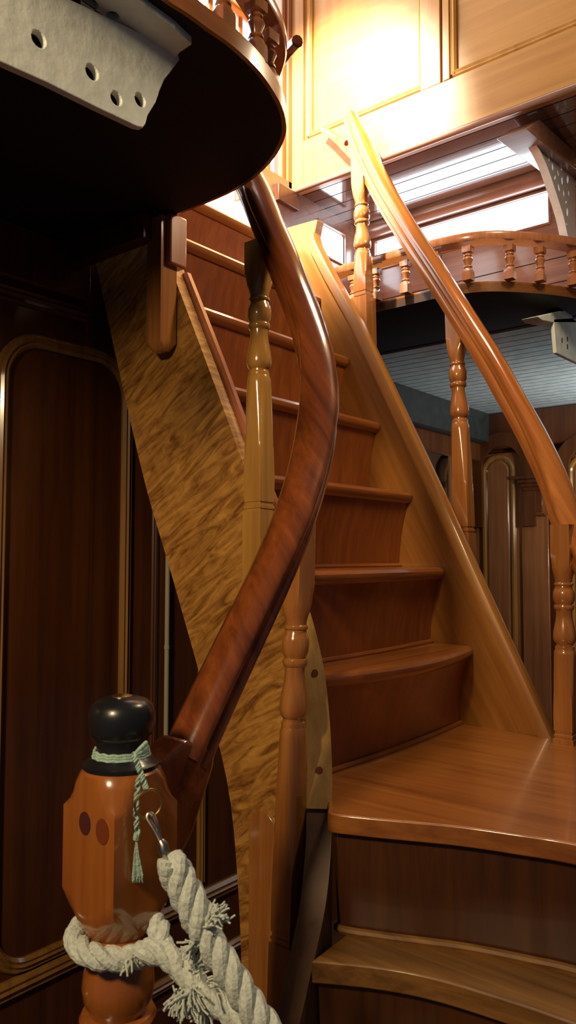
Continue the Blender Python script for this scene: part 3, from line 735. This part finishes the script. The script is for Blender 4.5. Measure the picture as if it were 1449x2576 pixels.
# ================================================================== LEFT BULKHEAD (dark cabin)
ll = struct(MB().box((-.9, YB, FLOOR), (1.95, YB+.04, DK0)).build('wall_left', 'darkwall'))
def mouldline(pts, r, mat, name, parent, closed=False):
    b = MB(); pr = [(-r, 0), (-r, r*.4), (-r*.6, r*.8), (-r*.25, r*.55), (0, r*.9), (r*.35, r*.55), (r*.7, r*.6), (r, r*.2), (r, 0)]
    b.sweep(pts, pr, up=Vector((0, -1, 0)), closed=closed); return b.build(name, mat, parent)
def rounded(x0, x1, z0, z1, r, y, n=10):
    out = []
    for cx_, cz, a0 in ((x1-r, z1-r, 0), (x0+r, z1-r, 90), (x0+r, z0+r, 180), (x1-r, z0+r, 270)):
        for i in range(n+1): a = math.radians(a0+90*i/n); out.append((cx_+r*math.cos(a), y, cz+r*math.sin(a)))
    return out
xl0 = onY(-3, 1200, YB).x; xl1 = onY(314, 1400, YB).x
mouldline(rounded(xl0, xl1, -.925, .505, .10, YB), .017, 'gilt', 'panel_moulding', ll, True)
mouldline(rounded(xl0-.50, xl0-.10, -.86, .505, .10, YB), .017, 'gilt', 'panel_moulding', ll, True)
x5 = onY(505, 1900, YB).x
mouldline([(x5, YB, .7), (x5, YB, -.92)], .014, 'gilt', 'panel_moulding', ll)
x4 = onY(387, 1500, YB).x
mouldline([(x4, YB, .7), (x4, YB, -.92)], .010, 'darkwall', 'panel_moulding', ll)
for zc, r_ in ((-.965, .022), (-1.145, .018)):
    mouldline([(-.9, YB, zc), (1.95, YB, zc)], r_, 'gilt' if r_ > .02 else 'gilt', 'rail_moulding', ll)
MB().box((-.9, YB-.025, .63), (1.17, YB, DK0)).build('cornice', 'darkwall', ll, bevel=.006)
mouldline([(-.9, YB-.0, .60), (1.17, YB, .60)], .02, 'darkwall', 'cornice_moulding', ll)
bs = struct(MB().box((-.9, YB-.02, FLOOR), (1.9, YB, -1.19)).build('baseboard_left', 'darkwall', bevel=.004))
hd = onX(300, 600, 1.12)
tag(MB().box((1.10, 1.30, .70), (1.135, YB-.03, DK0)).build('header_board', 'darkwall', bevel=.003), 'dark header board under the deck at the head of the near stringer', 'board')
xr = onY(420, 1600, YB-.012).x
pp = MB().tube([(xr, YB-.012, .3), (xr, YB-.012, -.93)], .0065, 12).tube([(xr, YB-.012, z_) for z_ in (-.245, -.255)], .0078, 12)
tag(pp.build('conduit', 'rod'), 'thin cream pipe running up the dark bulkhead behind the stringer', 'pipe')

# ================================================================== FAR CABIN (seen under the right deck)
PZ = .752
cf = struct(MB().box((2.46, -.6, PZ), (4.2, YF+.05, PZ+.03)).build('ceiling', 'planks'))
b = MB()
for k in range(26):
    x = 2.52+.062*k; b.box((x-.0015, -.6, PZ-.0006), (x+.0015, YF, PZ))
b.build('plank_joints', 'underside', cf)

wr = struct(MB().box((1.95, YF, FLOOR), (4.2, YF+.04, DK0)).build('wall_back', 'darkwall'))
MB().box((1.95, YF-.09, .60), (4.0, YF, PZ)).build('cornice', 'greypaint', wr, bevel=.006)
MB().box((1.95, YF-.04, .50), (4.0, YF, .60)).build('cornice_moulding', 'darkwall', wr, bevel=.008)
XF = 3.9

wf = struct(MB().box((XF, -1.2, FLOOR), (XF+.04, YF, PZ)).build('wall_far', 'darkwall'))
MB().box((XF-.06, -1.2, .56), (XF, YF, PZ)).build('cornice', 'darkwall', wf, bevel=.01)
def archpts(y0, y1, z0, zt, x, n=16):
    c = (y0+y1)/2; R = abs(y1-y0)/2; out = [(x, y1, z0)]
    for i in range(n+1):
        a = PI*i/n; out.append((x, c+R*math.cos(a)*(1 if y1 > y0 else -1), zt-R+R*math.sin(a)))
    out.append((x, y0, z0)); return out
def archpanel(pxa, pxb, pya, label, group=None):
    a = onX(pxb, 1400, XF-.03); c = onX(pxa, 1400, XF-.03); zt_ = onX((pxa+pxb)/2, pya, XF-.03).z
    y0, y1 = a.y, c.y
    root = empty('arched_door', (XF-.03, (y0+y1)/2, FLOOR), label, 'door', group)
    MB().box((XF-.035, y0-.06, FLOOR), (XF-.002, y1+.06, zt_+.02)).build('leaf', 'farpanel', root, bevel=.003)
    ap = archpts(y0, y1, FLOOR+.25, zt_, XF-.037)
    MB().prism(archpts(y0+.02, y1-.02, FLOOR+.27, zt_-.02, XF-.036), (-.012, 0, 0)).build('raised_panel', 'farpanel', root, bevel=.006)
    for r_, dx in ((.016, 0), (.009, .008)):
        q = archpts(y0+(.0 if dx == 0 else .022), y1-(.0 if dx == 0 else .022), FLOOR+.25, zt_-(0 if dx == 0 else .022), XF-.037)
        MB().tube(q, r_, 10).build('arch_moulding', 'gilt', root)
    a = onX(pxb+40, 1400, XF-.05); c = onX(pxa-20, 1400, XF-.05); zt_ = onX((pxa+pxb)/2, 1105, XF-.05).z
    MB().sweep(archpts(a.y, c.y, .15, zt_, XF-.055), [(-.035, -.015), (-.035, .015), (.035, .015), (.035, -.015)], up=Vector((1, 0, 0)), smooth=False).build('arch_rib', 'darkwall', root)
    return root
M['farpanel'] = wood('rosy_cabin_wood', (.20, .075, .03), (.34, .15, .065), .22, 'Z', .5)
archpanel(1222, 1294, 1150, 'arched panelled cabin door seen left of the curving amber handrail')
archpanel(1440, 1512, 1150, 'arched panelled cabin door at the right edge of the view')
pc = onX(1345, 1200, XF-.04)
pl = empty('pilaster', (XF-.03, pc.y, FLOOR), 'flat pilaster with a dark capital between the arched cabin doors', 'pilaster')
MB().box((XF-.05, pc.y-.07, FLOOR), (XF-.036, pc.y+.07, .30)).build('shaft', 'farpanel', pl, bevel=.004)
b = MB()
for i, (h_, w__) in enumerate(((.0, .05), (.02, .06), (.04, .075), (.06, .09))): b.box((XF-.075-.004*i, pc.y-w__, .33+h_), (XF-.05, pc.y+w__, .348+h_))
b.box((XF-.06, pc.y-.045, .22), (XF-.05, pc.y+.045, .33)); b.box((XF-.065, pc.y-.06, .20), (XF-.05, pc.y+.06, .215))
b.build('capital', 'darkwall', pl, bevel=.003)
# arched mirror on the back bulkhead
ma, mb_ = onY(1036, 1200, YF-.02), onY(1132, 1200, YF-.02)
mzt = onY(1080, 1078, YF-.02).z; mzb = onY(1080, 1420, YF-.02).z
def archY(x0, x1, z0, zt_, y, R2=.55, n=16):
    c = (x0+x1)/2; R = (x1-x0)/2; out = [(x1, y, z0)]
    for i in range(n+1): a = PI*i/n; out.append((c+R*math.cos(a), y, zt_-R*R2+R*R2*math.sin(a)))
    out.append((x0, y, z0)); return out
mr = empty('wall_mirror', ((ma.x+mb_.x)/2, YF-.02, mzb), 'arched wall mirror seen between the far stringer and a baluster', 'mirror')
MB().prism(archY(ma.x, mb_.x, mzb, mzt, YF-.015), (0, -.004, 0)).build('glass', 'mirror', mr)
MB().tube(archY(ma.x-.006, mb_.x+.006, mzb, mzt+.006, YF-.017), .012, 10).build('frame', 'farpanel', mr)
# floor
struct(MB().box((-.9, -1.2, FLOOR-.04), (4.2, YF+.04, FLOOR)).build('floor', 'floor'))

# ================================================================== LIGHTS
def area(name, loc, target, size, power, col, sy=None, spread=None):
    l = bpy.data.lights.new(name, 'AREA'); l.energy = power; l.color = col; l.size = size
    if spread: l.spread = spread
    if sy: l.shape = 'RECTANGLE'; l.size_y = sy
    o = bpy.data.objects.new(name, l); COL.objects.link(o); o.location = loc
    o.rotation_euler = (Vector(target)-Vector(loc)).to_track_quat('-Z', 'Y').to_euler(); return o
area('skylight_daylight', (1.25, 1.15, 2.55), (1.75, 1.25, 1.2), .5, 5, (1, .88, .72))
sp = bpy.data.lights.new('sunbeam', 'SPOT'); sp.energy = 1500; sp.color = (1, .88, .68); sp.spot_size = math.radians(35); sp.spot_blend = .8; sp.shadow_soft_size = .05
so = bpy.data.objects.new('sunbeam', sp); COL.objects.link(so); so.location = (.75, 1.42, 2.35); so.rotation_euler = (Vector((1.95, 1.43, 1.32))-so.location).to_track_quat('-Z', 'Y').to_euler()
area('cabin_lamp', (-.85, .45, .95), (1.2, 1.0, -.1), .22, 32, (1, .74, .42))
area('stairwell_daylight', (1.65, .45, 1.2), (1.45, .9, -.3), .25, 9, (1, .78, .50))
area('far_cabin_lamp', (3.1, .5, .3), (3.9, 1.2, -.1), .15, 7, (1, .80, .6))
area('far_ceiling_fill', (3.6, .5, -.1), (3.5, .9, .75), .4, 8, (.75, .9, 1), None, 1.7)  # added cool fill inside the far cabin, aimed up to brighten the planks
w = bpy.data.worlds.new('world'); S.world = w; w.use_nodes = True
w.node_tree.nodes['Background'].inputs[0].default_value = (.55, .65, .9, 1); w.node_tree.nodes['Background'].inputs[1].default_value = .05

# ================================================================== CAMERA
cam = bpy.data.cameras.new('camera'); co = bpy.data.objects.new('camera', cam); COL.objects.link(co)
cam.sensor_fit = 'VERTICAL'; cam.sensor_height = 36; cam.sensor_width = 36*IW/IH; cam.lens = FP/IH*36
cam.clip_start = .02; cam.clip_end = 50
mt = Matrix((CR, CU, -CF)).transposed(); co.matrix_world = mt.to_4x4()
cam.dof.use_dof = True; cam.dof.focus_distance = 1.8; cam.dof.aperture_fstop = 27.25/2.2
S.camera = co
S.view_settings.view_transform = 'Standard'; S.view_settings.look = 'None'; S.view_settings.exposure = 0; S.view_settings.gamma = 1
